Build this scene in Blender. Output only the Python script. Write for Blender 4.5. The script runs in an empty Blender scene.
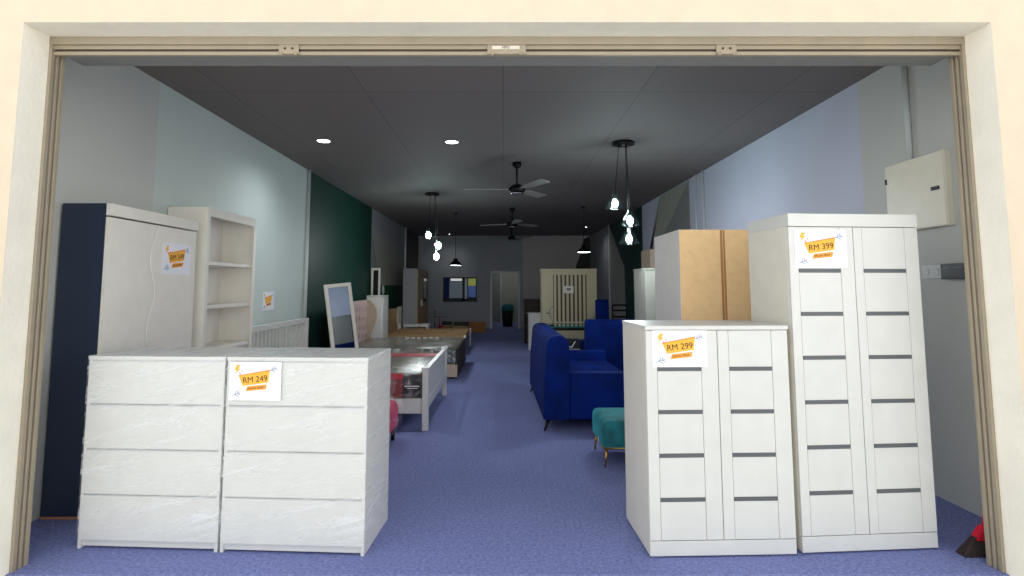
import bpy, bmesh, math, random
from mathutils import Vector, Matrix
random.seed(7)
S = bpy.context.scene
COL = S.collection
R = math.radians

# ---------------------------------------------------------------- camera
EYE = 1.42
F_PX = 565.0
PITCH = math.atan(F_PX / 6070.0)
cam = bpy.data.cameras.new('camera')
cam.sensor_fit = 'HORIZONTAL'; cam.sensor_width = 36.0
cam.lens = 36.0 * F_PX / 1024.0
cam.shift_x = (512 - 503) / 1024.0
cam.shift_y = -(288 - (286 - F_PX * math.tan(PITCH))) / 1024.0
cam.clip_start = 0.05; cam.clip_end = 200
camo = bpy.data.objects.new('camera', cam); COL.objects.link(camo)
camo.location = (0, 0, EYE); camo.rotation_euler = (math.pi / 2 + PITCH, 0, 0)
S.camera = camo

# ---------------------------------------------------------------- world, exposure
w = bpy.data.worlds.new('daylight'); S.world = w; w.use_nodes = True
wn = w.node_tree.nodes; wl = w.node_tree.links
bg = wn['Background']
tc = wn.new('ShaderNodeTexCoord'); sep = wn.new('ShaderNodeSeparateXYZ')
rmp = wn.new('ShaderNodeValToRGB')
wl.new(tc.outputs['Generated'], sep.inputs[0]); wl.new(sep.outputs['Z'], rmp.inputs[0]); wl.new(rmp.outputs[0], bg.inputs[0])
rmp.color_ramp.elements[0].color = (1.0, 0.985, 0.95, 1); rmp.color_ramp.elements[1].color = (0.34, 0.37, 0.40, 1); rmp.color_ramp.elements[1].position = 0.55
bg.inputs[1].default_value = 2.85
S.view_settings.view_transform = 'Standard'; S.view_settings.look = 'None'
S.view_settings.exposure = 0.0; S.view_settings.gamma = 1.0
S.view_settings.use_curve_mapping = False

def spot(name, loc, power, size=R(120), blend=0.8, color=(0.93, 0.97, 1), radius=0.05):
    l = bpy.data.lights.new(name, 'SPOT'); l.energy = power; l.spot_size = size; l.spot_blend = blend
    l.color = color; l.shadow_soft_size = radius
    o = bpy.data.objects.new(name, l); COL.objects.link(o); o.location = loc; return o
def point(name, loc, power, color=(0.9, 0.97, 1), radius=0.04):
    l = bpy.data.lights.new(name, 'POINT'); l.energy = power; l.color = color; l.shadow_soft_size = radius
    o = bpy.data.objects.new(name, l); COL.objects.link(o); o.location = loc; return o

# ---------------------------------------------------------------- materials
def lin(c):
    c = c / 255.0
    return c / 12.92 if c <= 0.04045 else ((c + 0.055) / 1.055) ** 2.4
def rgb(r, g, b): return (lin(r), lin(g), lin(b), 1)
def mat(name, col, rough=0.5, metal=0.0, bump=0.0, bscale=60, vary=0.0, vscale=8, emit=0, ecol=None, stretch=None, sheen=0, coat=0, spec=None):
    m = bpy.data.materials.new(name); m.use_nodes = True
    n = m.node_tree.nodes; l = m.node_tree.links; p = n['Principled BSDF']
    p.inputs['Base Color'].default_value = col; p.inputs['Roughness'].default_value = rough
    p.inputs['Metallic'].default_value = metal
    if spec is not None: p.inputs['Specular IOR Level'].default_value = spec
    if sheen:
        p.inputs['Sheen Weight'].default_value = sheen; p.inputs['Sheen Roughness'].default_value = 0.35
        p.inputs['Sheen Tint'].default_value = tuple(min(1, c * 4 + 0.1) for c in col[:3]) + (1,)
    if coat: p.inputs['Coat Weight'].default_value = coat; p.inputs['Coat Roughness'].default_value = 0.15
    if emit: p.inputs['Emission Color'].default_value = ecol or col; p.inputs['Emission Strength'].default_value = emit
    t = n.new('ShaderNodeTexCoord'); mp = n.new('ShaderNodeMapping'); l.new(t.outputs['Object'], mp.inputs[0])
    if stretch: mp.inputs['Scale'].default_value = stretch
    nz = n.new('ShaderNodeTexNoise'); nz.inputs['Scale'].default_value = vscale; nz.inputs['Detail'].default_value = 5
    l.new(mp.outputs[0], nz.inputs['Vector'])
    hs = n.new('ShaderNodeMapRange'); hs.inputs['From Min'].default_value = 0.3; hs.inputs['From Max'].default_value = 0.7
    hs.inputs['To Min'].default_value = 1 - (vary or 0.03); hs.inputs['To Max'].default_value = 1 + (vary or 0.03)
    l.new(nz.outputs['Fac'], hs.inputs['Value'])
    mx = n.new('ShaderNodeVectorMath'); mx.operation = 'SCALE'; mx.inputs[0].default_value = col[:3]
    l.new(hs.outputs[0], mx.inputs['Scale']); l.new(mx.outputs[0], p.inputs['Base Color'])
    if bump:
        nb = n.new('ShaderNodeTexNoise'); nb.inputs['Scale'].default_value = bscale; nb.inputs['Detail'].default_value = 4
        l.new(mp.outputs[0], nb.inputs['Vector'])
        bp = n.new('ShaderNodeBump'); bp.inputs['Strength'].default_value = bump; bp.inputs['Distance'].default_value = 0.01
        l.new(nb.outputs['Fac'], bp.inputs['Height']); l.new(bp.outputs[0], p.inputs['Normal'])
    return m

def mat_film(name='film', base=0.05, gain=0.42, tint=(1, 1, 1, 1), stretch=(.7, .7, 7), scale=3.2, rough=0.25, rot=0.24):
    # thin stretch film: mostly clear, glossy along the tight creases
    m = bpy.data.materials.new(name); m.use_nodes = True
    n = m.node_tree.nodes; l = m.node_tree.links; n.remove(n['Principled BSDF']); out = n['Material Output']
    t = n.new('ShaderNodeTexCoord'); mp = n.new('ShaderNodeMapping'); mp.inputs['Scale'].default_value = stretch
    m0 = n.new('ShaderNodeMapping'); m0.inputs['Rotation'].default_value = (0, rot, 0)
    l.new(t.outputs['Object'], m0.inputs[0]); l.new(m0.outputs[0], mp.inputs[0])
    nz = n.new('ShaderNodeTexNoise'); nz.inputs['Scale'].default_value = scale; nz.inputs['Detail'].default_value = 6; nz.inputs['Distortion'].default_value = 0.6
    l.new(mp.outputs[0], nz.inputs['Vector'])
    big = n.new('ShaderNodeTexNoise'); big.inputs['Scale'].default_value = 2.2; l.new(t.outputs['Object'], big.inputs['Vector'])
    mr = n.new('ShaderNodeMapRange'); mr.inputs['From Min'].default_value = 0.48; mr.inputs['From Max'].default_value = 0.7
    mr.inputs['To Min'].default_value = base; mr.inputs['To Max'].default_value = base + gain
    l.new(nz.outputs['Fac'], mr.inputs['Value'])
    mu = n.new('ShaderNodeMath'); mu.operation = 'MULTIPLY'; mu.use_clamp = True
    l.new(mr.outputs[0], mu.inputs[0])
    m2 = n.new('ShaderNodeMath'); m2.operation = 'MULTIPLY'; m2.inputs[1].default_value = 1.9; l.new(big.outputs['Fac'], m2.inputs[0]); l.new(m2.outputs[0], mu.inputs[1])
    bp = n.new('ShaderNodeBump'); bp.inputs['Strength'].default_value = 0.35; bp.inputs['Distance'].default_value = 0.008
    l.new(nz.outputs['Fac'], bp.inputs['Height'])
    tr = n.new('ShaderNodeBsdfTransparent'); tr.inputs[0].default_value = tint
    g = n.new('ShaderNodeBsdfPrincipled'); g.inputs['Base Color'].default_value = (0.95, 0.96, 0.97, 1); g.inputs['Roughness'].default_value = rough
    l.new(bp.outputs[0], g.inputs['Normal'])
    ms = n.new('ShaderNodeMixShader'); l.new(mu.outputs[0], ms.inputs[0]); l.new(tr.outputs[0], ms.inputs[1]); l.new(g.outputs[0], ms.inputs[2])
    l.new(ms.outputs[0], out.inputs[0]); return m

def mat_glass(name, tint=(0.9, 1, 0.98, 1), fac=0.12):
    m = bpy.data.materials.new(name); m.use_nodes = True
    n = m.node_tree.nodes; l = m.node_tree.links; n.remove(n['Principled BSDF']); out = n['Material Output']
    tr = n.new('ShaderNodeBsdfTransparent'); tr.inputs[0].default_value = tint
    g = n.new('ShaderNodeBsdfGlossy'); g.inputs['Roughness'].default_value = 0.05
    ms = n.new('ShaderNodeMixShader'); ms.inputs[0].default_value = fac
    l.new(tr.outputs[0], ms.inputs[1]); l.new(g.outputs[0], ms.inputs[2]); l.new(ms.outputs[0], out.inputs[0]); return m

def mat_carpet():
    m = mat('carpet', rgb(118, 126, 184), 0.95, bump=0.6, bscale=260, spec=0.1)
    n = m.node_tree.nodes; l = m.node_tree.links; p = n['Principled BSDF']
    t = n.new('ShaderNodeTexCoord')
    a = n.new('ShaderNodeTexNoise'); a.inputs['Scale'].default_value = 55; a.inputs['Detail'].default_value = 6; a.inputs['Roughness'].default_value = 0.75
    b = n.new('ShaderNodeTexNoise'); b.inputs['Scale'].default_value = 1.3; b.inputs['Detail'].default_value = 3
    l.new(t.outputs['Object'], a.inputs['Vector']); l.new(t.outputs['Object'], b.inputs['Vector'])
    r = n.new('ShaderNodeValToRGB'); r.color_ramp.elements[0].position = 0.35; r.color_ramp.elements[1].position = 0.68
    r.color_ramp.elements[0].color = rgb(103, 111, 168); r.color_ramp.elements[1].color = rgb(158, 165, 214)
    l.new(a.outputs['Fac'], r.inputs[0])
    mr = n.new('ShaderNodeMapRange'); mr.inputs['To Min'].default_value = 0.88; mr.inputs['To Max'].default_value = 1.12; l.new(b.outputs['Fac'], mr.inputs['Value'])
    v = n.new('ShaderNodeVectorMath'); v.operation = 'SCALE'; l.new(r.outputs[0], v.inputs[0]); l.new(mr.outputs[0], v.inputs['Scale'])
    l.new(v.outputs[0], p.inputs['Base Color']); return m

def mat_ceiling():
    m = mat('ceiling_board', rgb(96, 90, 88), 0.75)
    n = m.node_tree.nodes; l = m.node_tree.links; p = n['Principled BSDF']
    t = n.new('ShaderNodeTexCoord'); br = n.new('ShaderNodeTexBrick'); mp = n.new('ShaderNodeMapping')
    mp.inputs['Rotation'].default_value = (0, 0, R(90))
    br.inputs['Scale'].default_value = 1; br.inputs['Brick Width'].default_value = 2.4; br.inputs['Row Height'].default_value = 1.2
    br.inputs['Mortar Size'].default_value = 0.006; br.offset = 0
    br.inputs['Color1'].default_value = rgb(124, 115, 112); br.inputs['Color2'].default_value = rgb(120, 111, 109); br.inputs['Mortar'].default_value = rgb(100, 93, 92)
    l.new(t.outputs['Object'], mp.inputs[0]); l.new(mp.outputs[0], br.inputs['Vector']); l.new(br.outputs['Color'], p.inputs['Base Color']); return m

def mat_wood(name, c1, c2, rough=0.45, axis=(1, 12, 12), scale=3):
    m = mat(name, c1, rough)
    n = m.node_tree.nodes; l = m.node_tree.links; p = n['Principled BSDF']
    t = n.new('ShaderNodeTexCoord'); mp = n.new('ShaderNodeMapping'); mp.inputs['Scale'].default_value = axis
    nz = n.new('ShaderNodeTexNoise'); nz.inputs['Scale'].default_value = scale; nz.inputs['Detail'].default_value = 6; nz.inputs['Distortion'].default_value = 0.8
    r = n.new('ShaderNodeValToRGB'); r.color_ramp.elements[0].position = 0.35; r.color_ramp.elements[1].position = 0.7
    r.color_ramp.elements[0].color = c1; r.color_ramp.elements[1].color = c2
    l.new(t.outputs['Object'], mp.inputs[0]); l.new(mp.outputs[0], nz.inputs['Vector']); l.new(nz.outputs['Fac'], r.inputs[0]); l.new(r.outputs[0], p.inputs['Base Color'])
    return m

def mat_streak(name, cols, stretch=(1, 10, 1), scale=2.5, rough=0.2, bump=0.5):
    m = mat(name, cols[0], rough)
    n = m.node_tree.nodes; l = m.node_tree.links; p = n['Principled BSDF']
    t = n.new('ShaderNodeTexCoord'); mp = n.new('ShaderNodeMapping'); mp.inputs['Scale'].default_value = stretch
    nz = n.new('ShaderNodeTexNoise'); nz.inputs['Scale'].default_value = scale; nz.inputs['Detail'].default_value = 7; nz.inputs['Distortion'].default_value = 1.0
    r = n.new('ShaderNodeValToRGB'); e = r.color_ramp.elements
    e[0].position = 0.3; e[0].color = cols[0]; e[1].position = 0.72; e[1].color = cols[-1]
    for i, c in enumerate(cols[1:-1]): k = e.new(0.3 + 0.42 * (i + 1) / (len(cols) - 1)); k.color = c
    l.new(t.outputs['Object'], mp.inputs[0]); l.new(mp.outputs[0], nz.inputs['Vector']); l.new(nz.outputs['Fac'], r.inputs[0]); l.new(r.outputs[0], p.inputs['Base Color'])
    bp = n.new('ShaderNodeBump'); bp.inputs['Strength'].default_value = bump; bp.inputs['Distance'].default_value = 0.02
    l.new(nz.outputs['Fac'], bp.inputs['Height']); l.new(bp.outputs[0], p.inputs['Normal']); return m

M = dict(
    render_out=mat('render_outer', rgb(216, 199, 176), 0.85, bump=0.25, bscale=45),
    render_in=mat('render_reveal', rgb(246, 240, 226), 0.85, bump=0.35, bscale=40, vary=0.04, vscale=5),
    alu=mat('aluminium_bronze', rgb(164, 152, 132), 0.5, metal=0.2, vary=0.05),
    alu_dark=mat('aluminium_slot', rgb(66, 52, 42), 0.6),
    soffit=mat('soffit_paint', rgb(128, 128, 126), 0.8),
    carpet=mat_carpet(), ceiling=mat_ceiling(),
    pave=mat('pavement', rgb(232, 230, 224), 0.9, bump=0.3, vary=0.06),
    w_grey=mat('paint_grey', rgb(204, 206, 202), 0.6, vary=0.03, vscale=1.5),
    w_mint=mat('paint_mint', rgb(206, 218, 214), 0.6, vary=0.03, vscale=1.5),
    w_lilac=mat('paint_lilac', rgb(204, 207, 226), 0.6, vary=0.03, vscale=1.5),
    w_green=mat('paint_green', rgb(2, 54, 44), 0.55, vary=0.06, vscale=2),
    w_green2=mat('paint_green_lower', rgb(28, 84, 56), 0.55),
    w_beige=mat('paint_beige', rgb(168, 168, 158), 0.6),
    w_taupe=mat('paint_taupe', rgb(140, 142, 142), 0.6),
    w_lgrey=mat('paint_light_grey', rgb(160, 160, 166), 0.6),
    w_dark=mat('paint_dark', rgb(52, 44, 42), 0.6),
    w_back=mat('paint_slate', rgb(168, 172, 176), 0.6, vary=0.04, vscale=2),
    w_back2=mat('paint_pale_slate', rgb(200, 194, 192), 0.6),
    black=mat('black_paint', rgb(18, 18, 20), 0.5),
    pipe=mat('white_pvc', rgb(214, 220, 220), 0.4),
    white=mat('white_laminate', rgb(214, 214, 210), 0.35, bump=0.02),
    cream=mat('cream_laminate', rgb(224, 219, 206), 0.38, bump=0.02),
    white_in=mat('white_inner', rgb(232, 228, 222), 0.5),
    gap=mat('joint_grey', rgb(196, 198, 198), 0.6),
    slot=mat('slot_grey', rgb(88, 92, 96), 0.4),
    navy=mat('navy_laminate', rgb(40, 52, 74), 0.4, vary=0.05),
    orange_foot=mat('orange_edge', rgb(190, 130, 90), 0.6),
    foot=mat('brown_foot', rgb(170, 130, 100), 0.6),
    film=mat_film(),
    film2=mat_film('film_loose', 0.04, 0.34, stretch=(4, 4, 4), scale=3, rough=0.15),
    paper=mat('paper', rgb(244, 245, 252), 0.6),
    orange=mat('print_orange', rgb(248, 182, 60), 0.6), orange3=mat('print_mid_orange', rgb(246, 164, 62), 0.6), orange2=mat('print_deep_orange', rgb(236, 140, 56), 0.6),
    ink=mat('print_ink', rgb(70, 44, 30), 0.6), inkblue=mat('print_blue', rgb(150, 156, 190), 0.6), pink=mat('print_pink', rgb(236, 120, 110), 0.6),
    box=mat('switchboard_enamel', rgb(236, 232, 214), 0.4),
    oldcream=mat('aged_cream', rgb(200, 190, 156), 0.5),
    ivory=mat('ivory_laminate', rgb(238, 234, 224), 0.38, bump=0.02),
    mdf=mat('fibreboard', rgb(255, 216, 160), 0.65, vary=0.07, vscale=14, bump=0.05),
    tape=mat('parcel_tape', rgb(186, 134, 82), 0.4),
    blue=mat('blue_velvet', rgb(0, 32, 108), 0.8, spec=0.15, vary=0.4, vscale=3.5, bump=0.1, bscale=30),
    teal=mat('teal_velvet', rgb(6, 108, 116), 0.7, sheen=0.6, vary=0.45, vscale=9, bump=0.3, bscale=12),
    brass=mat('brass', rgb(206, 160, 90), 0.3, metal=1),
    blackmetal=mat('black_metal', rgb(22, 22, 24), 0.4, metal=0.6),
    chrome=mat('chrome', rgb(210, 212, 216), 0.15, metal=1),
    mirror=mat('mirror_glass', rgb(180, 186, 194), 0.02, metal=1),
    pinkbeige=mat('pink_beige_fabric', rgb(176, 152, 148), 0.85, bump=0.3, bscale=150, sheen=0.2),
    beige=mat('beige_fabric', rgb(196, 176, 156), 0.85, bump=0.3, bscale=150),
    brownfab=mat('dark_brown_fabric', rgb(58, 48, 50), 0.85, bump=0.3, bscale=150),
    matt_top=mat_streak('wrapped_mattress_top', [rgb(34, 44, 34), rgb(118, 132, 112), rgb(104, 66, 60), rgb(66, 92, 74), rgb(232, 236, 230)], stretch=(.8, 7, 1), scale=3),
    matt_end=mat_streak('wrapped_mattress_end', [rgb(30, 30, 34), rgb(90, 92, 96), rgb(230, 232, 234)], stretch=(6, 6, 6), scale=3),
    red=mat('red_vinyl', rgb(206, 26, 54), 0.3, vary=0.2, vscale=6, coat=0.4),
    darkred=mat('dark_red_fabric', rgb(128, 26, 28), 0.5),
    label=mat('black_label', rgb(28, 30, 36), 0.3), whiteprint=mat('white_print', rgb(226, 226, 226), 0.5),
    magenta=mat('magenta_fabric', rgb(206, 30, 84), 0.5, sheen=0.3),
    oak=mat_wood('oak', rgb(150, 116, 76), rgb(190, 156, 110)),
    oak_v=mat_wood('oak_upright', rgb(146, 112, 76), rgb(196, 160, 116), axis=(12, 12, 1)),
    walnut=mat_wood('walnut', rgb(52, 38, 32), rgb(84, 62, 50)),
    carton=mat('carton', rgb(176, 116, 70), 0.8, vary=0.06),
    glass=mat_glass('clear_glass'), tealglass=mat('teal_glass_edge', rgb(60, 120, 112), 0.1, spec=0.8),
    dglass=mat('dark_glass', rgb(24, 18, 20), 0.08),
    bulb=mat('bulb_glow', (1, 1, 1, 1), 0.5, emit=40, ecol=(0.92, 0.98, 1, 1)),
    led=mat('led_diffuser', (1, 1, 1, 1), 0.5, emit=14, ecol=(0.96, 0.98, 1, 1)),
    lampin=mat('lamp_inner', rgb(230, 230, 225), 0.5, emit=1.6, ecol=(1, 1, 0.95, 1)),
    redled=mat('red_indicator', rgb(255, 60, 40), 0.5, emit=5, ecol=(1, 0.25, 0.15, 1)),
    fanblade=mat('fan_blade', rgb(150, 146, 138), 0.45),
    w_glow=mat('blue_grey_glow', rgb(90, 100, 112), 0.3, emit=0.12, ecol=rgb(150, 170, 190)),  # pane emission stands in for daylight behind the back window
    w_white=mat('window_bright', rgb(230, 230, 230), 0.3, emit=0.45, ecol=(1, 1, 1, 1)),
    w_yel=mat('window_poster_yellow', rgb(176, 190, 70), 0.3, emit=0.18, ecol=rgb(190, 200, 70)),  # posters glow too, in place of daylight coming through the window
    w_blu=mat('window_poster_blue', rgb(50, 100, 190), 0.3, emit=0.12, ecol=rgb(40, 90, 190)),
    curtain=mat('blue_curtain', rgb(30, 44, 110), 0.8),
    bristle=mat('broom_bristle', rgb(58, 44, 44), 0.9, bump=0.8, bscale=200),
    binblack=mat('black_bin', rgb(24, 26, 28), 0.5), binteal=mat('teal_liner', rgb(20, 120, 120), 0.5),
)

# ---------------------------------------------------------------- mesh builder
class MB:
    def __init__(s): s.bm = bmesh.new()
    def _fin(s, faces, mi, smooth=False):
        for f in faces: f.material_index = mi; f.smooth = smooth
    def box(s, x0, x1, y0, y1, z0, z1, mi=0, bev=0.0, seg=2, smooth=False):
        t = bmesh.new()
        bmesh.ops.create_cube(t, size=1)
        for v in t.verts:
            v.co = Vector((x0 + (v.co.x + .5) * (x1 - x0), y0 + (v.co.y + .5) * (y1 - y0), z0 + (v.co.z + .5) * (z1 - z0)))
        if bev: bmesh.ops.bevel(t, geom=t.edges[:], offset=bev, segments=seg, affect='EDGES', profile=0.5, clamp_overlap=True)
        return s._merge(t, mi, smooth)
    def _merge(s, t, mi, smooth):
        bmesh.ops.recalc_face_normals(t, faces=t.faces[:])
        mp = {}
        for v in t.verts: mp[v] = s.bm.verts.new(v.co)
        for f in t.faces:
            try:
                nf = s.bm.faces.new([mp[v] for v in f.verts]); nf.material_index = mi; nf.smooth = smooth
            except ValueError: pass
        t.free(); return s
    def prism(s, pts, axis, a, b, mi=0, bev=0.0, smooth=False):
        # pts in the plane normal to axis: 'x'->(y,z) 'y'->(x,z) 'z'->(x,y)
        def P(p, k):
            return {'x': (k, p[0], p[1]), 'y': (p[0], k, p[1]), 'z': (p[0], p[1], k)}[axis]
        t = bmesh.new()
        A = [t.verts.new(P(p, a)) for p in pts]; B = [t.verts.new(P(p, b)) for p in pts]
        t.faces.new(A); t.faces.new(B[::-1]); n = len(pts)
        for i in range(n): t.faces.new([A[i], B[i], B[(i + 1) % n], A[(i + 1) % n]])
        if bev: bmesh.ops.bevel(t, geom=t.edges[:], offset=bev, segments=2, affect='EDGES', clamp_overlap=True)
        return s._merge(t, mi, smooth)
    def cone(s, p0, p1, r0, r1=None, n=16, mi=0, smooth=True, cap=True):
        p0 = Vector(p0); p1 = Vector(p1); r1 = r0 if r1 is None else r1
        d = (p1 - p0).normalized(); u = d.orthogonal().normalized(); v = d.cross(u)
        t = bmesh.new()
        A = [t.verts.new(p0 + (u * math.cos(k) + v * math.sin(k)) * r0) for k in [2 * math.pi * i / n for i in range(n)]]
        B = [t.verts.new(p1 + (u * math.cos(k) + v * math.sin(k)) * r1) for k in [2 * math.pi * i / n for i in range(n)]]
        for i in range(n): t.faces.new([A[i], A[(i + 1) % n], B[(i + 1) % n], B[i]])
        if cap: t.faces.new(A[::-1]); t.faces.new(B)
        return s._merge(t, mi, smooth)
    def tube(s, pts, r, n=8, mi=0, closed=False):
        pts = [Vector(p) for p in pts]; t = bmesh.new(); rings = []; up = None
        for i, p in enumerate(pts):
            q0 = pts[i - 1] if (i > 0 or closed) else p; q1 = pts[(i + 1) % len(pts)] if (i < len(pts) - 1 or closed) else p
            d = (q1 - q0).normalized()
            if up is None: up = d.orthogonal().normalized()
            u = (up - d * up.dot(d)).normalized(); up = u; v = d.cross(u)
            rr = r[i] if isinstance(r, (list, tuple)) else r
            rings.append([t.verts.new(p + (u * math.cos(2 * math.pi * k / n) + v * math.sin(2 * math.pi * k / n)) * rr) for k in range(n)])
        m = len(rings)
        for i in range(m if closed else m - 1):
            a = rings[i]; b = rings[(i + 1) % m]
            for k in range(n): t.faces.new([a[k], a[(k + 1) % n], b[(k + 1) % n], b[k]])
        if not closed: t.faces.new(rings[0][::-1]); t.faces.new(rings[-1])
        return s._merge(t, mi, True)
    def lathe(s, prof, c=(0, 0, 0), n=28, mi=0, closed=False):
        t = bmesh.new(); c = Vector(c); rings = []
        for r, z in prof:
            rings.append([t.verts.new(c + Vector((r * math.cos(2 * math.pi * k / n), r * math.sin(2 * math.pi * k / n), z))) for k in range(n)] if r > 1e-5 else [t.verts.new(c + Vector((0, 0, z)))])
        for a, b in zip(rings, rings[1:]):
            for k in range(n):
                q = [a[k % len(a)], a[(k + 1) % n % len(a)], b[(k + 1) % n % len(b)], b[k % len(b)]]
                q2 = []
                for v in q:
                    if v not in q2: q2.append(v)
                if len(q2) > 2: t.faces.new(q2)
        return s._merge(t, mi, True)
    def ball(s, c, r, mi=0, sz=1.0):
        t = bmesh.new(); bmesh.ops.create_uvsphere(t, u_segments=16, v_segments=10, radius=r)
        for v in t.verts: v.co = Vector((v.co.x, v.co.y, v.co.z * sz)) + Vector(c)
        return s._merge(t, mi, True)
    def xform(s, mtx):
        bmesh.ops.transform(s.bm, matrix=mtx, verts=s.bm.verts[:]); return s
    def build(s, name, mats, parent=None, loc=(0, 0, 0), rot=(0, 0, 0)):
        me = bpy.data.meshes.new(name); s.bm.to_mesh(me); s.bm.free()
        for m in (mats if isinstance(mats, (list, tuple)) else [mats]): me.materials.append(M[m] if isinstance(m, str) else m)
        o = bpy.data.objects.new(name, me); COL.objects.link(o)
        o.location = loc; o.rotation_euler = rot
        if parent: o.parent = parent
        return o

def B(name, mats, parent, *boxes, bev=0.0, loc=(0, 0, 0), smooth=False, seg=2):
    m = MB()
    for b in boxes: m.box(*b[:6], mi=b[6] if len(b) > 6 else 0, bev=bev, smooth=smooth, seg=seg)
    return m.build(name, mats, parent, loc)
def tag(o, label, cat, group=None):
    o['label'] = label; o['category'] = cat
    if group: o['group'] = group
    return o
def thing(name, label, cat, loc, rz=0, group=None):
    o = bpy.data.objects.new(name, None); COL.objects.link(o); o.empty_display_size = 0.1
    o.location = loc; o.rotation_euler = (0, 0, rz)
    return tag(o, label, cat, group)
def struct(o): o['kind'] = 'structure'; return o
def copy_thing(o, loc, rz=None, label=None, parent=None):
    c = o.copy(); COL.objects.link(c)
    if parent: c.parent = parent
    if loc is not None: c.location = loc
    if rz is not None: c.rotation_euler = (0, 0, rz)
    if label: c['label'] = label
    for ch in list(o.children): copy_thing(ch, None, parent=c)
    return c
def text(name, s, size, m, parent, loc, rot=(math.pi / 2, 0, 0), extrude=0.0004, ax='CENTER'):
    cu = bpy.data.curves.new(name, 'FONT'); cu.body = s; cu.size = size; cu.extrude = extrude; cu.align_x = ax; cu.align_y = 'CENTER'
    t = bpy.data.objects.new(name, cu); COL.objects.link(t)
    bpy.context.view_layer.update()
    me = bpy.data.meshes.new_from_object(t.evaluated_get(bpy.context.evaluated_depsgraph_get()))
    bpy.data.objects.remove(t)
    me.materials.clear(); me.materials.append(M[m])
    o = bpy.data.objects.new(name, me); COL.objects.link(o); o.parent = parent; o.location = loc; o.rotation_euler = rot
    return o

# ---------------------------------------------------------------- room shell
XL, XR, ZC, YB = -2.85, 2.95, 3.11, 19.0
OL, OR_, OT = -2.455, 2.50, 2.765        # opening in the front wall
Y0, Y1 = 2.78, 3.04
struct(B('floor', ['carpet'], None, (XL - .1, XR + .1, 2.93, 23.2, -0.1, 0)))
struct(B('pavement', ['pave'], None, (-9, 9, -9, 2.93, -0.12, -0.02)))
struct(B('ceiling', ['ceiling'], None, (XL - .12, XR + .12, Y1, 23.2, ZC, ZC + .12)))
m = MB()
for b in ((-7, OL, Y0, Y1, -.12, 5.2), (OR_, 7, Y0, Y1, -.12, 5.2), (OL, OR_, Y0, 3.125, OT, 5.2)): m.box(*b)
# outer face is cream, the reveal faces a lighter copy that paints in bounce light
m.bm.faces.ensure_lookup_table()
for f in m.bm.faces:
    c = f.calc_center_median(); n_ = f.normal
    f.normal_update()
    if abs(f.normal.y) < .5 and Y0 < c.y < Y1 and abs(c.x) < 2.6 and c.z < 2.8: f.material_index = 1
    elif f.normal.y > .5: f.material_index = 2
struct(m.build('wall_front', ['render_out', 'render_in', 'w_grey']))

def paint_wall(name, x, sgn, base_segs, polys, mats):
    m = MB(); xo = x + sgn * .12
    for (a, b, mi) in base_segs: m.box(min(x, xo), max(x, xo), a, b, -.1, ZC + .12, mi)
    for k, (pts, mi) in enumerate(polys):
        e = -sgn * (.0015 + .0008 * k)
        m.prism(pts, 'x', x, x + e, mi)
    return struct(m.build(name, mats))
paint_wall('wall_left', XL, -1,
    [(Y1, 4.56, 0), (4.56, 8.2, 1), (8.2, 12.2, 2), (12.2, 16.4, 3), (16.4, 23.2, 4)],
    [([(12.2, .0), (16.4, .0), (16.4, 1.44), (12.2, 1.44)], 6),
     ([(12.2, 2.72), (12.45, 2.68), (16.4, 2.27), (16.4, 1.44), (13.25, 1.44)], 5),
     ([(12.2, 2.6), (13.2, 1.44), (12.2, 1.44)], 7)],
    ['w_grey', 'w_mint', 'w_green', 'w_lgrey', 'w_dark', 'w_beige', 'w_green2', 'w_taupe'])
paint_wall('wall_right', XR, 1,
    [(Y1, 4.57, 0), (4.57, 11.9, 1), (11.9, 23.2, 2)],
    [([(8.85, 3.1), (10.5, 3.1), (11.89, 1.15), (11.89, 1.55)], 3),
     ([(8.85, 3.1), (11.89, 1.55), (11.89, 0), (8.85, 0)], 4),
     ([(15.65, 3.1), (13.75, 1.87), (13.7, .6), (13.5, .35), (13.1, .25), (12.6, .2), (12.6, 0), (15.65, 0)], 5),
     ([(15.65, 3.1), (15.65, 0), (18.98, 0), (18.98, 3.1)], 6)],
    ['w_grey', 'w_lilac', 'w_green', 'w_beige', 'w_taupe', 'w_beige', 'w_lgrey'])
# back wall with a doorway and a window opening
DX0, DX1, DZ = -0.36, 0.50, 1.86
WX0, WX1, WZ0, WZ1 = -2.0, -0.88, 0.9, 1.71
m = MB()
for b in ((XL, WX0, YB, YB + .12, 0, ZC, 0), (WX0, WX1, YB, YB + .12, 0, WZ0, 0), (WX0, WX1, YB, YB + .12, WZ1, ZC, 0),
          (WX1, DX0, YB, YB + .12, 0, ZC, 0), (DX0, DX1, YB, YB + .12, DZ, ZC, 0), (DX1, .66, YB, YB + .12, 0, ZC, 0), (.66, XR, YB - .04, YB + .12, 0, ZC, 1)):
    m.box(*b)
m.prism([(2.35, 1.8), (2.44, 2.05), (2.6, 2.5), (2.72, 3.0), (2.94, 3.1), (2.94, 1.8)], 'y', YB - .042, YB - .044, 2)
struct(m.build('wall_back', ['w_back', 'w_back2', 'black']))
struct(B('wall_passage', ['w_beige'], None, (XL, XR, 22.6, 22.72, 0, ZC), (.75, .85, YB + .12, 22.6, 0, ZC), (-.75, -.65, YB + .12, 22.6, 0, ZC)))
dr = struct(B('door_1', ['pipe'], None, (DX0 - .06, DX0, YB - .03, YB + .13, 0, DZ + .05), (DX1, DX1 + .06, YB - .03, YB + .13, 0, DZ + .05), (DX0 - .06, DX1 + .06, YB - .03, YB + .13, DZ, DZ + .06)))
struct(B('door_2', ['w_taupe', 'pipe'], None, (-.5, -.1, 22.54, 22.59, 0, 2.0), (-.1, -.06, 22.53, 22.6, 0, 2.05, 1)))
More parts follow.
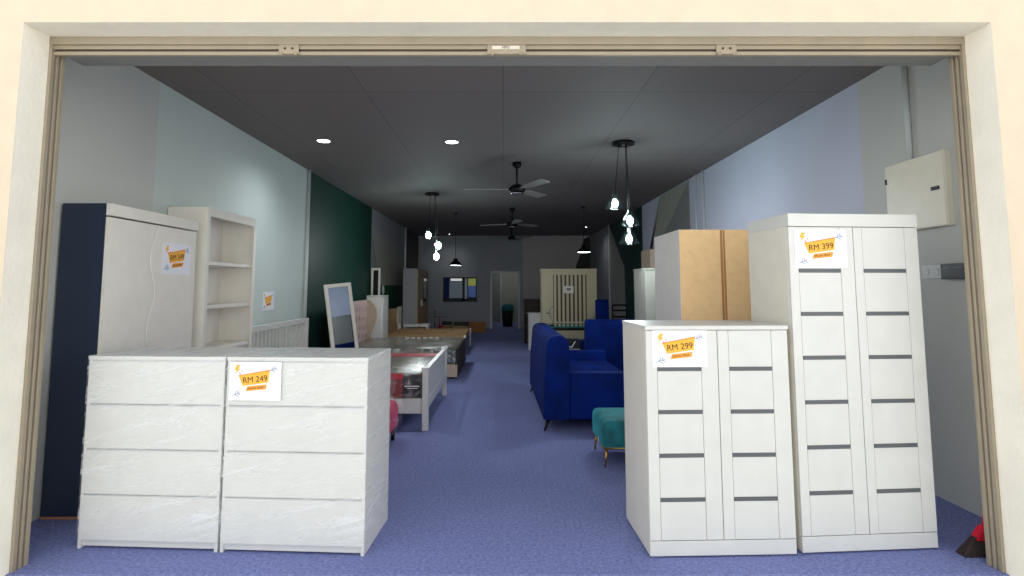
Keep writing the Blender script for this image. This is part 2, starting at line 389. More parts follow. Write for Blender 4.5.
wd = struct(B('window_1', ['black'], None, (WX0, WX1, YB - .02, YB + .1, WZ1 - .03, WZ1), (WX0, WX1, YB - .02, YB + .1, WZ0, WZ0 + .1),
                (WX0, WX0 + .04, YB - .02, YB + .1, WZ0, WZ1), (WX1 - .03, WX1, YB - .02, YB + .1, WZ0, WZ1), (-1.36, -1.28, YB - .02, YB + .1, WZ0, WZ1), (-1.2, -1.17, YB - .02, YB + .1, WZ0, WZ1)))
B('curtain', ['curtain'], wd, (WX0 + .04, WX0 + .2, YB + .02, YB + .06, WZ0 + .08, WZ1 - .03))
lv = MB()
for i in range(9):
    z = WZ0 + .12 + i * .062
    lv.box(WX0 + .2, -1.36, YB + .03, YB + .05, z, z + .05)
lv.build('louvre_pane', ['w_glow'], wd)
B('top_pane', ['w_white'], wd, (WX0 + .24, -1.38, YB + .03, YB + .05, WZ1 - .12, WZ1 - .04))
B('side_pane', ['w_glow'], wd, (-1.28, -1.2, YB + .03, YB + .05, WZ0 + .1, WZ1 - .04))
B('yellow_pane', ['w_yel'], wd, (-1.17, WX1 + -.03, YB + .03, YB + .05, WZ1 - .28, WZ1 - .04))
B('blue_pane', ['w_blu'], wd, (-1.17, WX1 + -.03, YB + .03, YB + .05, WZ0 + .14, WZ1 - .29))
# skirting on the right part of the back wall and conduits on the side walls
def conduit(n, pts, r=.014):
    mm = MB(); mm.tube(pts, r); return struct(mm.build('trim_%d' % n, ['pipe']))
conduit(1, [(XL + .02, 8.14, ZC), (XL + .02, 8.14, .2)], .025)
conduit(2, [(XR - .02, 8.18, ZC), (XR - .02, 8.18, .2)])
conduit(3, [(XR - .02, 8.5, ZC), (XR - .02, 8.5, .2)])
conduit(4, [(XR - .02, 4.0, ZC), (XR - .02, 4.0, 2.3)], .02)
conduit(5, [(XL + .02, 16.35, ZC), (XL + .02, 16.35, 1.2)], .03)
conduit(6, [(XR - .02, 15.6, ZC), (XR - .02, 15.6, .2)], .02)

# shopfront frame and folding shutter track
m = MB()
for xa, sg in ((OL, 1), (OR_, -1)):
    def bx(a, b, y0, y1, z0, z1, mi=0, bev=.002):
        x = sorted((xa + sg * a, xa + sg * b)); m.box(x[0], x[1], y0, y1, z0, z1, mi, bev)
    bx(0, .016, 2.95, 2.975, 0, OT - .002); bx(0, .008, 2.975, 2.987, 0, OT - .002, 1); bx(0, .018, 2.987, 3.005, 0, OT - .002, 0); bx(0, .010, 3.005, 3.015, 0, OT - .002, 2, 0); bx(0, .022, 3.015, 3.04, 0, OT - .002)
struct(m.build('trim_7', ['alu', 'soffit', 'alu_dark']))
m = MB()
m.box(OL + .0005, OR_ - .0005, 2.947, 2.975, 2.722, OT - .001, 0, .002)
m.box(OL + .09, OR_ - .09, 2.985, 3.0, 2.715, 2.74, 1)
m.box(OL, OR_, 2.96, 2.99, 2.70, 2.722, 0, .002)
m.box(OL + .08, OR_ - .08, 2.972, 2.978, 2.682, 2.70, 1)
m.box(OL, OR_, 2.962, 2.985, 2.668, 2.688, 0, .002)
struct(m.build('trim_8', ['alu', 'alu_dark']))
struct(B('trim_9', ['soffit'], None, (OL + .055, OR_ - .055, 2.985, 3.125, 2.672, OT)))
def bracket(x, wdt, label, plate=False):
    t = thing('track_bracket', label, 'bracket', (x, 2.958, 2.70))
    mm = MB(); mm.box(-wdt / 2, wdt / 2, -.006, .0, -.03, .03, 0, .002)
    for k in (-1, 1): mm.cone((k * wdt * .36, -.012, -.03), (k * wdt * .36, 0, -.03), .009)
    mm.build('plate', ['alu'], t)
    if plate:
        B('nameplate', ['cream'], t, (-.08, .07, -.008, -.0055, -.004, .014))
        text('lettering', 'HFG', .022, 'ink', t, (-.005, -.009, .005))
    else:
        for k in (-1, 1): mm = MB(); mm.cone((k * .02, -.01, 0), (k * .02, -.004, 0), .006); mm.build('screw', ['alu_dark'], t)
    return t
bracket(.02, .21, 'wide track bracket with a small lettered plate at the middle of the shopfront head', True)
bracket(-1.16, .11, 'small screwed bracket on the head track, left of the lettered one')
bracket(1.21, .11, 'small screwed bracket on the head track, right of the lettered one')

# ---------------------------------------------------------------- price signs
def price_sign(label, loc, rz, price, W=.215, H=.165, rest=None, group=None):
    """stuck on a face; local x along the paper, -y towards the viewer, origin bottom centre"""
    t = thing('price_sign', label, 'sign', loc, rz)
    k = W / .215
    B('paper', ['paper'], t, (-W / 2, W / 2, -.002, 0, 0, H))
    a = R(6)
    def rp(pts): return [((x * math.cos(a) - z * math.sin(a)) * k, H / 2 + (x * math.sin(a) + z * math.cos(a)) * k) for x, z in pts]
    MB().prism(rp([(-.066, .028), (.064, .036), (.054, -.010), (-.052, -.014)]), 'y', -.0034, -.002).build('banner', ['orange'], t)
    MB().prism(rp([(-.068, .030), (-.066, .027), (.064, .035), (.068, .040)]), 'y', -.0036, -.002).build('banner_edge', ['orange2'], t)
    MB().prism(rp([(-.032, -.017), (.048, -.017), (.042, -.036), (-.042, -.036)]), 'y', -.0034, -.002).build('caption_banner', ['orange3'], t)
    if price: text('price_lettering', price, .033 * k, 'ink', t, (0, -.004, H / 2 + .007 * k), (math.pi / 2, -a, 0))
    text('caption_lettering', 'SPECIAL PRICE', .0105 * k, 'ink', t, (.003 * k, -.004, H / 2 - .027 * k), (math.pi / 2, -a, 0))
    MB().prism([(p[0] * k, H + p[1] * k) for p in [(-.078, -.012), (-.062, -.012), (-.072, -.026), (-.062, -.026), (-.084, -.048), (-.078, -.032), (-.088, -.032)]], 'y', -.0034, -.002).build('bolt_mark', ['orange'], t)
    for p0, p1 in (((-.066, -.040), (-.060, -.052)), ((-.056, -.034), (-.052, -.040))): mm = MB(); mm.cone((p0[0] * k, -.003, H + p0[1] * k), (p1[0] * k, -.003, H + p1[1] * k), .0015 * k, n=6); mm.build('tick_mark', ['pink'], t)
    for (ox, oz, s, f) in ((.055, H / k - .035, 1, 1), (-.095, .018, 1, 1)):
        mm = MB()
        for q0, q1 in (((0, 0), (.036, .012)), ((.012, .004), (.02, .02)), ((.014, .004), (.03, -.004)), ((.024, .009), (.028, .022)), ((.024, .009), (.038, .002))):
            mm.cone(((ox + q0[0]) * k, -.003, (oz + q0[1]) * k), ((ox + q1[0]) * k, -.003, (oz + q1[1]) * k), .0011 * k, n=6)
        mm.build('twig_mark', ['inkblue'], t)
    return t

# ---------------------------------------------------------------- chests of drawers in stretch film
def chest(label, loc, rz):
    t = thing('chest_of_drawers', label, 'chest of drawers', loc, rz, None)
    W, D, H = .785, .48, 1.03
    mm = MB(); mm.box(0, .018, .0, D, 0, H - .02, 0, .0015); mm.box(W - .018, W, .0, D, 0, H - .02, 0, .0015); mm.box(.018, W - .018, D - .01, D, .02, H - .02); mm.box(.018, W - .018, .012, .03, .012, .06)
    mm.build('carcass', ['white'], t)
    B('top_panel', ['white'], t, (-.002, W + .002, -.004, D, H - .02, H), bev=.002)
    for i in range(4):
        z0 = .048 + i * .2415
        d = B('drawer', ['white', 'gap'], t, (.004, W - .004, -.002, .016, z0, z0 + .2275), (.02, W - .02, .016, D - .03, z0 + .01, z0 + .2, 1), (.006, W - .006, .0015, .016, z0 - .009, z0 + .24, 1), bev=.0015)
    mm = MB(); mm.box(-.005, W + .005, -.009, D + .004, .05, H + .004, 0, .006)
    mm.build('stretch_film', ['film'], t)
    return t
RC = -math.atan2(.092, 1.578); cx, cy = -2.315, 3.215
chest('left film-wrapped white four-drawer chest with no price sign, at the front left', (cx, cy, 0), RC)
cx2, cy2 = cx + .799 * math.cos(RC), cy + .799 * math.sin(RC)
chest('right film-wrapped white four-drawer chest carrying the RM 249 sign', (cx2, cy2, 0), RC)
price_sign('white and orange RM 249 price sign on the film-wrapped chest',
           (cx2 + .165 * math.cos(RC) + .0115 * math.sin(RC), cy2 + .165 * math.sin(RC) - .0115 * math.cos(RC), .80), RC, 'RM 249', W=.29, H=.205)

# ---------------------------------------------------------------- slotted white wardrobes
def slot_wardrobe(label, loc, rz, W, D, H, top_h, plinth, nsec, z_first, pitch_, st, name, cat, seam=.5, overhang=.0):
    t = thing(name, label, cat, loc, rz)
    B('carcass', ['cream'], t, (0, W, .018, D, .01, H - top_h), bev=.002)
    B('cornice', ['white'], t, (-overhang, W + overhang, -.004 - overhang, D, H - top_h, H), bev=.002)
    B('plinth', ['white'], t, (.0, W, .002, .018, .01, plinth), bev=.001)
    for fx in (.03, W - .07):
        for fy in (.04, D - .08): B('foot', ['foot'], t, (fx, fx + .04, fy, fy + .04, 0, .01))
    z0, z1 = plinth + .004, H - top_h - .004
    xs = W * seam
    for side, (xa, xb) in enumerate(((.001, xs - .002), (xs + .002, W - .001))):
        so, si = st
        pa, pb = xa + so, xb - si
        mm = MB()
        mm.box(xa, pa, 0, .017, z0, z1, 0, .0012); mm.box(pb, xb, 0, .017, z0, z1, 0, .0012)
        mm.box(pa, pb, .006, .017, z0, z1, 1)
        zs = [z_first - i * pitch_ for i in range(nsec)]
        edges = [z1] + zs + [z0]
        for i in range(len(edges) - 1):
            top = edges[i] - (.011 if i else 0); bot = edges[i + 1] + (.011 if i < len(edges) - 2 else 0)
            mm.box(pa + .002, pb - .002, .0015, .012, bot, top, 0, .001)
        dd = mm.build('door', ['white', 'gap'], t)
        for z in zs:
            B('handle_slot', ['slot'], dd, (pa + .003, pb - .003, .0005, .011, z - .0105, z + .0105))
    return t
slot_wardrobe('low white two-door cupboard with dark slot handles and the RM 299 sign', (.772, 3.10, 0), R(2.0), .782, .5, 1.205, .022, .085,
              4, .973, .2265, (.058, .088), 'shoe_cupboard', 'cupboard', seam=.503, overhang=.003)
RT = R(4.5)
slot_wardrobe('tall white two-door wardrobe with dark slot handles and the RM 399 sign', (1.592, 3.14, 0), RT, .767, .44, 1.825, .072, .09,
              6, 1.505, .2385, (.05, .078), 'slotted_wardrobe', 'wardrobe', seam=.495)
def on(o, r, x, y, z): return (o[0] + x * math.cos(r) - y * math.sin(r), o[1] + x * math.sin(r) + y * math.cos(r), z)
price_sign('white and orange RM 299 price sign on the low cupboard', on((.772, 3.10), R(2), .185, -.001, .984), R(2), 'RM 299', W=.30, H=.196)
price_sign('white and orange RM 399 price sign on the tall slotted wardrobe', on((1.592, 3.14), RT, .185, -.001, 1.52), RT, 'RM 399', W=.305, H=.215)

# ---------------------------------------------------------------- left: wave-door wardrobe and open bookcase
t = thing('wave_door_wardrobe', 'tall white wardrobe with navy side and wave-shaped door seam by the left wall', 'wardrobe', (-2.68, 4.13, 0))
# local: front faces +x
w0, w1 = -.53, .52
B('carcass', ['navy', 'ivory'], t, (-.15, .13, w0, w0 + .018, .015, 1.95), (-.15, .13, w1 - .018, w1, .015, 1.87, 1), (-.15, -.14, w0 + .018, w1 - .018, .015, 1.87, 1), (-.14, .13, w0 + .018, w1 - .018, .015, .08, 1))
for y in (w0, w1 - .018): B('base_edge', ['orange_foot'], t, (-.15, .14, y, y + .018, 0, .015))
B('cornice', ['ivory'], t, (-.149, .131, w0 + .019, w1, 1.872, 1.949), (.131, .165, w0, w1, 1.872, 1.95), bev=.003)
def wave(z, off): return -.055 + off + .035 * math.cos((z - 1.87) / .255 * math.pi)
zz = [.09 + i * (1.862 - .09) / 48 for i in range(49)]
MB().prism([(w0 + .002, .09)] + [(wave(z, -.003), z) for z in zz] + [(w0 + .002, 1.862)], 'x', .132, .152).build('door', ['ivory'], t)
MB().prism([(w1 - .002, .09), (w1 - .002, 1.862)] + [(wave(z, .007), z) for z in zz[::-1]], 'x', .132, .152).build('door', ['ivory'], t)
mm = MB(); mm.prism([(wave(z, -.006), z) for z in zz] + [(wave(z, .008), z) for z in zz[::-1]], 'x', .1305, .1325); mm.build('gap_shade', ['slot'], t)  # dark strip painted in as the shade inside the door seam
mm = MB(); mm.tube([(.152, wave(z, .014), z) for z in zz], .004, n=6); mm.build('door_edging', ['ivory'], t)
price_sign('small orange price sign stuck on the wave-door wardrobe', (-2.527, 4.375, 1.51), R(90), 'RM 549', W=.38, H=.235)

t = thing('open_bookcase', 'tall white open bookcase with three shelves showing, behind the wave-door wardrobe', 'bookcase', (-2.67, 5.225, 0))
w0, w1, H = -.475, .475, 2.09
B('side_panel', ['ivory'], t, (-.17, .1545, w0, w0 + .022, 0, H), bev=.002)
B('side_panel', ['ivory'], t, (-.17, .1545, w1 - .022, w1, 0, H), bev=.002)
B('back_panel', ['white_in'], t, (-.17, -.155, w0 + .022, w1 - .022, .02, H), (-.155, -.152, -.004, .004, .02, H))
B('top_panel', ['ivory'], t, (-.17, .1545, w0 + .022, w1 - .022, H - .022, H), bev=.002)
B('front_frame', ['ivory'], t, (.155, .172, w0, w0 + .05, 0, H), (.155, .172, w1 - .05, w1, 0, H), (.155, .172, w0 + .05, w1 - .05, H - .075, H), (.155, .172, w0 + .05, w1 - .05, 0, .08), bev=.001)
for z in (1.60, 1.225, .85, .475, .08):
    B('shelf', ['ivory'], t, (-.15, .152, w0 + .022, w1 - .022, z, z + .03), bev=.002)
price_sign('small orange sign on the mint wall above the slatted headboard', (XL + .003, 6.9, 1.13), R(90), None, W=.34, H=.22)

# ---------------------------------------------------------------- white bed with wrapped mattress
t = thing('white_bed', 'white wooden bed with panelled footboard beside the aisle, nearest of the beds', 'bed', (-1.7, 6.65, 0))
for sy in (-.90, .90):
    mm = MB(); mm.box(.90, .96, sy - .035, sy + .035, 0, .595, 0, .003); mm.box(.888, .972, sy - .047, sy + .047, .595, .615, 0, .004)
    mm.build('foot_post', ['white'], t)
    hy = sy * .87 / .9; B('head_post', ['white'], t, (-.93, -.87, hy - .035, hy + .035, 0, 1.0), bev=.003)
mm = MB(); mm.box(.912, .948, -.865, .865, .2, .56, 0, .002)
for k in range(9): mm.box(.907, .912, -.85 + k * .19, -.84 + k * .19, .3, .56)
mm.box(.905, .955, -.865, .865, .56, .60, 0, .004); mm.box(.906, .954, -.855, .855, .2, .3, 0, .003)
mm.build('footboard', ['white'], t)
B('mattress_base', ['white'], t, (-.87, .905, -.85, .85, .20, .238))
for sy in (-.87, .87): B('side_rail', ['white'], t, (-.87, .91, sy - .014, sy + .014, .155, .30), bev=.002)
hb = B('headboard', ['white'], t, (-.925, -.875, -.834, .834, .94, 1.0), (-.92, -.88, -.834, .834, .3, .38), bev=.002)
for k in range(17): B('slat', ['white'], hb, (-.912, -.888, -.82 + k * .1, -.78 + k * .1, .38, .94), bev=.001)
t = thing('wrapped_mattress', 'plastic-wrapped mattress with red stripe and black end label, on the white bed', 'mattress', (-1.7, 6.65, .24))
B('mattress_body', ['matt_top'], t, (-.85, .885, -.84, .84, .0, .30), bev=.03, smooth=True)
B('red_band', ['red'], t, (-.84, .86, .62, .85, .296, .306), (.0, .69, -.852, -.84, .245, .30), bev=.003)
B('red_panel', ['darkred'], t, (-.80, .69, -.85, -.838, .06, .25), bev=.002)
lb = B('end_label', ['label'], t, (.69, .87, -.852, -.838, .05, .29), bev=.002)
B('label_print', ['whiteprint'], lb, (.71, .86, -.855, -.852, .17, .182), (.74, .84, -.855, -.852, .152, .158))
mm = MB(); mm.box(-.86, .892, -.858, .86, -.0, .313, 0, .035, 3, True); mm.build('plastic_cover', ['film2'], t)

t = thing('wrapped_pouffe', 'magenta pouffe wrapped in clear plastic behind the front chests', 'pouffe', (-1.22, 5.2, 0))
B('seat', ['magenta'], t, (-.28, .24, -.24, .26, .1, .36), bev=.06, smooth=True, seg=4)
mm = MB(); mm.lathe([(.0, .41), (.2, .415), (.31, .39), (.33, .3), (.30, .2), (.25, .12), (.22, .08)], n=30); mm.build('plastic_cover', ['film2'], t)
for k in ((-.2, -.16), (.2, -.16), (-.2, .18), (.2, .18)): mm = MB(); mm.cone((k[0], k[1], 0), (k[0], k[1], .1), .016, .022); mm.build('leg', ['blackmetal'], t)

# ---------------------------------------------------------------- leaning mirror
t = thing('standing_mirror', 'white framed standing mirror leaning between the first two beds', 'mirror', (-2.13, 8.02, 0), R(0))
mw, mh = .43, 1.47
mx = Matrix.Rotation(R(49), 4, 'Z') @ Matrix.Rotation(R(-5), 4, 'Y') @ Matrix.Rotation(R(-7), 4, 'X')
mm = MB(); f = .052
for b in ((-mw / 2, -mw / 2 + f, -.012, .012, 0, mh), (mw / 2 - f, mw / 2, -.012, .012, 0, mh), (-mw / 2 + f, mw / 2 - f, -.012, .012, mh - f, mh), (-mw / 2 + f, mw / 2 - f, -.012, .012, 0, f)): mm.box(*b, 0, .002)
o = mm.xform(mx).build('mirror_frame', ['cream'], t)
mm = MB(); mm.box(-mw / 2 + f, mw / 2 - f, -.003, .006, f, mh - f); mm.xform(mx).build('glass', ['mirror'], t)
mm = MB(); mm.box(-.03, .03, .012, .03, .2, 1.0); mm.xform(mx).build('rear_strut', ['cream'], t)

# ---------------------------------------------------------------- upholstered bed
t = thing('upholstered_bed', 'beige upholstered bed with tufted winged headboard, second bed from the entrance', 'bed', (-1.7, 9.75, 0))
B('base', ['beige', 'brownfab'], t, (-.9, 1.0, -.95, -.93, .03, .22), (-.9, .985, -.93, .95, .03, .22), (.985, 1.005, -.93, .95, .03, .46, 1), bev=.006)
hb = MB()
hb.box(-.92, -.83, -.97, .88, 0, 1.16, 0, .03, 3)
for i in range(8):
    for j in range(4):
        hb.ball((-.853, -.82 + i * .225, .56 + j * .16), .05, sz=1.5)
hb.build('headboard', ['pinkbeige'], t)
wing = [(-.92, 0), (-.78, 0), (-.78, .45), (-.74, .58), (-.68, .72), (-.655, .86), (-.66, .98), (-.70, 1.08), (-.77, 1.145), (-.85, 1.17), (-.92, 1.16)]
for sy in (-1.02, .88): MB().prism([(a, b) for a, b in wing], 'y', sy, sy + .05, bev=.008).build('headboard_wing', ['beige' if sy > 0 else 'pinkbeige'], t)
for k in ((-.8, -.85), (.9, -.85), (.9, .85), (-.8, .85)): mm = MB(); mm.cone((k[0], k[1], 0), (k[0], k[1], .04), .03); mm.build('leg', ['blackmetal'], t)
t = thing('wrapped_mattress', 'grey plastic-wrapped mattress lying on the beige upholstered bed', 'mattress', (-1.7, 9.75, .221))
B('mattress_body', ['matt_top'], t, (-.77, .97, -.92, .86, 0, .245), bev=.03, smooth=True)
B('end_label', ['matt_end'], t, (.75, .96, -.93, -.9, .02, .22), (-.4, .7, .78, .85, .243, .25), bev=.003)
B('label_print', ['whiteprint'], t, *[(-.1 + k * .11, -.03 + k * .11, .76, .80, .2435, .254) for k in range(6)])
mm = MB(); mm.box(-.775, .98, -.935, .87, 0, .258, 0, .035, 3, True); mm.build('plastic_cover', ['film2'], t)

# ---------------------------------------------------------------- left wall furniture further in
t = thing('pale_cabinet', 'pale grey upright cabinet beside the winged headboard', 'cabinet', (-2.52, 11.35, 0))
B('carcass', ['white_in'], t, (-.14, .16, -.25, .28, 0, 1.21), bev=.003); B('top_panel', ['white'], t, (-.15, .18, -.26, .29, 1.21, 1.235), bev=.002)
B('door', ['white'], t, (.16, .178, -.24, .27, .05, 1.2), bev=.002)
t = thing('tall_mirror', 'narrow white framed mirror rising behind the pale grey cabinet', 'mirror', (-2.7, 12.0, 0))
B('mirror_frame', ['cream'], t, (-.09, -.045, -.015, .015, 0, 1.8), (.06, .105, -.015, .015, 0, 1.8), (-.045, .06, -.015, .015, 1.75, 1.8), (-.045, .06, -.015, .015, 0, .05), bev=.002)
B('glass', ['dglass'], t, (-.045, .06, -.004, .006, .05, 1.75))
t = thing('bedside_cabinet', 'light wood side panel cabinet below the green wall ornament', 'cabinet', (-2.66, 13.9, 0))
mm = MB(); mm.prism([(-.17, 0), (.12, 0), (.12, .9), (-.17, .85)], 'y', -.2, .2, bev=.003); mm.build('carcass', ['oak_v'], t)
B('front_edge', ['cream'], t, (.12, .15, -.21, .21, 0, .92), bev=.002)
mm = MB()
for zc in (1.33, 1.12):
    mm.tube([(.0, .07 * math.cos(a), zc + .095 * math.sin(a)) for a in [2 * math.pi * i / 20 for i in range(20)]], .014, closed=True)
tag(mm.build('wall_ornament', ['pipe'], loc=(XL + .02, 13.4, 0)), 'pale linked oval ornament hanging on the green wall', 'ornament')
t = thing('oak_bed', 'low oak platform bed frame with thin cream end posts, third bed from the entrance', 'bed', (-1.72, 12.67, 0))
B('platform', ['oak'], t, (-.75, .93, -.95, .95, .3, .4), bev=.006)
for k in range(8): B('slat', ['oak'], t, (-.72, .9, -.93 + k * .25, -.83 + k * .25, .4, .412))
for k in ((.95, .93), (.95, -.93)): B('post', ['cream'], t, (k[0] - .03, k[0] + .01, k[1] - .02, k[1] + .02, 0, .42), bev=.003)
for k in ((-.77, .93), (-.77, -.93)): B('post', ['cream'], t, (k[0] - .02, k[0] + .06, k[1] - .03, k[1] + .03, 0, .55), bev=.003)
t = thing('grey_bench', 'low pale bench unit in front of the oak wardrobe', 'bench', (-2.15, 13.95, 0))
B('top_panel', ['white_in'], t, (-.25, .35, -.2, .2, .44, .5), bev=.004); B('side_panel', ['white_in'], t, (-.24, -.2, -.19, .19, 0, .44)); B('side_panel', ['white_in'], t, (.3, .34, -.19, .19, 0, .44))
t = thing('oak_wardrobe', 'tall wardrobe with pale side, oak doors and dark glass by the left wall', 'wardrobe', (-2.38, 15.3, 0))
B('carcass', ['w_lgrey'], t, (-.14, .22, -1.0, .95, 0, 1.86), bev=.003)
for y0 in (-.99, -.34, .31): B('door', ['oak_v'], t, (.22, .24, y0, y0 + .62, .06, 1.84), bev=.002)
B('glass', ['dglass'], t, (.24, .245, -.02, .5, .9, 1.76)); B('door_knob', ['chrome'], t, (.24, .26, -.38, -.37, .85, 1.05))

# things at the foot of the back wall
def carton(label, loc, sx, sy, sz, rz=0):
    t = thing('carton', label, 'carton', loc, rz, 'brown cartons at the back wall')
    B('box_body', ['carton'], t, (-sx / 2, sx / 2, -sy / 2, sy / 2, 0, sz), bev=.004)
    B('packing_tape', ['tape'], t, (-.03, .03, -sy / 2 - .002, sy / 2 + .002, sz - .02, sz + .002)); return t
carton('brown carton beside the white door frame at the back', (-.80, 17.7, 0), .52, .4, .31, R(4))
carton('brown carton lying left of the one by the back door', (-1.3, 18.1, 0), .5, .35, .28, R(-3))
def low_table(label, loc, sx, sz=.36):
    t = thing('low_stool', label, 'stool', loc, 0)
    B('seat', ['black'], t, (-sx / 2 + .02, sx / 2 - .02, -.16, .16, sz, sz + .1), bev=.02, smooth=True)
    B('frame', ['oak'], t, (-sx / 2, sx / 2, -.17, .17, sz - .14, sz), bev=.004)
    for a in (-1, 1):
        for b in (-1, 1): B('leg', ['oak'], t, (a * (sx / 2 - .03) - .02, a * (sx / 2 - .03) + .02, b * .14 - .02, b * .14 + .02, 0, sz - .14))
low_table('wide wooden stool with black cushion below the back window', (-1.22, 16.6, 0), .46, .28)
low_table('narrow wooden stool with black cushion, left of the wider one', (-1.66, 16.9, 0), .3, .28)
t = thing('toy_trike', 'small red child tricycle near the oak wardrobe', 'tricycle', (-1.78, 16.0, 0))
mm = MB()
for c in ((0, 0), (-.16, .3), (.16, .3)):
    rr = .16 if c == (0, 0) else .09
    w_ = MB(); w_.tube([(c[0] + .0, c[1] + rr * math.cos(a), rr + rr * math.sin(a) + .02) for a in [2 * math.pi * i / 18 for i in range(18)]], .018, closed=True); w_.build('wheel', ['red' if c == (0, 0) else 'blackmetal'], t)
mm.tube([(0, 0, .18), (0, .03, .4), (0, .05, .55)], .015); mm.tube([(0, .03, .36), (0, .2, .25), (0, .3, .12)], .02); mm.tube([(-.16, .3, .12), (.16, .3, .12)], .012)
mm.build('frame', ['red'], t)
mm = MB(); mm.tube([(-.16, .07, .56), (0, .05, .55), (.16, .07, .56)], .012); mm.build('handlebar', ['chrome'], t)
B('seat', ['red'], t, (-.08, .08, .14, .3, .27, .31), bev=.012)
t = thing('metal_stand', 'slim pale metal T-shaped stand by the oak wardrobe', 'stand', (-1.98, 16.6, 0))
mm = MB(); mm.cone((0, 0, .02), (0, 0, .72), .012); mm.build('pole', ['chrome'], t)
B('top_bar', ['chrome'], t, (-.1, .1, -.015, .015, .72, .74)); mm = MB(); mm.lathe([(0, 0), (.14, 0), (.14, .015), (0, .025)]); mm.build('base', ['blackmetal'], t)
t = thing('waste_bin', 'black bin with teal liner in the passage beyond the back door', 'bin', (.16, 20.2, 0))
mm = MB(); mm.lathe([(0, 0), (.17, 0), (.21, .62), (.2, .62), (.17, .03), (0, .02)]); mm.build('bin_body', ['binblack'], t)
mm = MB(); mm.lathe([(.215, .56), (.22, .66), (.19, .74), (.1, .8), (0, .81)]); mm.build('liner', ['binteal'], t)

# ---------------------------------------------------------------- right: velvet sofa, armchair and ottoman
def sub(o, lv=2, crease=None):
    md = o.modifiers.new('soften', 'SUBSURF'); md.levels = md.render_levels = lv; return o
t = thing('velvet_sofa', 'royal blue velvet sofa with its back to the aisle', 'sofa', (.84, 6.75, 0), R(1))
L = 1.06
prof = [(-.46, .11), (-.45, .5), (-.42, .86), (-.40, .90), (-.36, .92), (-.28, .925), (-.235, .91), (-.205, .87), (-.20, .82), (-.20, .4), (-.20, .11)]
MB().prism(prof, 'y', -L, L, bev=.012).build('backrest', ['blue'], t)
for sy in (-1, 1):
    y0, y1 = sorted((sy * L, sy * (L - .17)))
    B('armrest', ['blue'], t, (-.2, .56, y0, y1, .11, .56), bev=.025, smooth=True, seg=3)
mm = MB()
mm.tube([(-.19, -L + .005, .555), (.54, -L + .005, .555)], .006); mm.build('piping', ['blue'], t)
B('seat_base', ['blue'], t, (-.2, .54, -L + .16, L - .16, .11, .30), bev=.01)
for a, b in ((-.89, 0), (0, .89)): B('seat_cushion', ['blue'], t, (-.2, .56, a + .004, b - .004, .30, .44), bev=.035, smooth=True, seg=4)
for k, dx in ((( -.43, -1.02), -.02), ((-.43, 1.02), -.02), ((.5, -1.02), .02), ((.5, 1.02), .02)):
    mm = MB(); mm.cone((k[0] + dx, k[1] * 1.01, 0), (k[0] + .03, k[1] * .97, .115), .009, .024, n=10); mm.build('leg', ['blackmetal'], t)
t = thing('velvet_armchair', 'high-backed royal blue velvet armchair standing behind the blue sofa', 'armchair', (1.58, 8.35, 0))
mm = MB(); mm.box(-.40, .42, -.25, .0, .15, .94, 0, .05, 4, True); mm.build('backrest', ['blue'], t)
for sx in (-.41, .27): B('armrest', ['blue'], t, (sx, sx + .16, -.2, .55, .15, .60), bev=.03, smooth=True, seg=3)
B('seat', ['blue'], t, (-.25, .27, -.0, .55, .15, .44), bev=.04, smooth=True, seg=3)
for k in ((-.36, -.2), (.38, -.2), (-.36, .5), (.38, .5)): mm = MB(); mm.cone((k[0], k[1], 0), (k[0], k[1], .17), .01, .022, n=10); mm.build('leg', ['blackmetal'], t)
t = thing('velvet_ottoman', 'teal velvet ottoman with brass legs in front of the blue sofa', 'ottoman', (1.04, 4.83, 0))
o = MB()
o.box(-.26, .3, -.27, .29, .13, .36, 0, .055, 4, True); o.build('seat', ['teal'], t)
mm = MB(); mm.tube([(-.25, -.26, .15), (.29, -.26, .15), (.29, .28, .15), (-.25, .28, .15)], .008, closed=True); mm.build('frame', ['brass'], t)
for k in ((-.22, -.23), (.26, -.23), (-.22, .25), (.26, .25)): mm = MB(); mm.cone((k[0] * 1.08, k[1] * 1.04, 0), (k[0], k[1], .15), .007, .014, n=10); mm.build('leg', ['brass'], t)
B('side_tag', ['whiteprint'], t, (-.265, -.26, -.1, -.085, .16, .20))

# glass table and what stands round it
t = thing('glass_table', 'teal-edged glass dining table with dark metal legs behind the blue sofa', 'table', (1.13, 9.6, 0))
B('table_top', ['tealglass'], t, (-.42, .72, -.4, .4, .75, .775), bev=.005); B('apron', ['blackmetal'], t, (-.36, .66, -.34, .34, .70, .75))
for k in ((-.35, -.33), (.65, -.33), (-.35, .33), (.65, .33)): B('leg', ['blackmetal'], t, (k[0] - .02, k[0] + .02, k[1] - .02, k[1] + .02, 0, .7))
t = thing('curved_table_lamp', 'thin dark curved stand on the glass table', 'lamp', (.80, 9.35, .776))
mm = MB(); mm.lathe([(0, 0), (.05, 0), (.045, .012), (0, .015)]); mm.build('base', ['blackmetal'], t)
mm = MB(); mm.tube([(0, 0, .01), (.02, 0, .06), (-.02, 0, .12), (-.05, 0, .2), (-.02, 0, .28), (.02, 0, .31)], .008); mm.build('stem', ['chrome'], t)
t = thing('white_coffee_table', 'low white table under the printed black box, behind the blue sofa', 'table', (1.25, 8.45, 0))
t.location = (.93, 8.55, 0)
B('table_top', ['cream'], t, (-.3, .2, -.25, .25, .40, .50), bev=.004)
for k in ((-.26, -.2), (.16, -.2), (-.26, .2), (.16, .2)): B('leg', ['cream'], t, (k[0] - .02, k[0] + .02, k[1] - .02, k[1] + .02, 0, .40))
t = thing('printed_box', 'black box with a white tick-like stroke and pale blue end on the low white table', 'box', (.96, 8.5, .501))
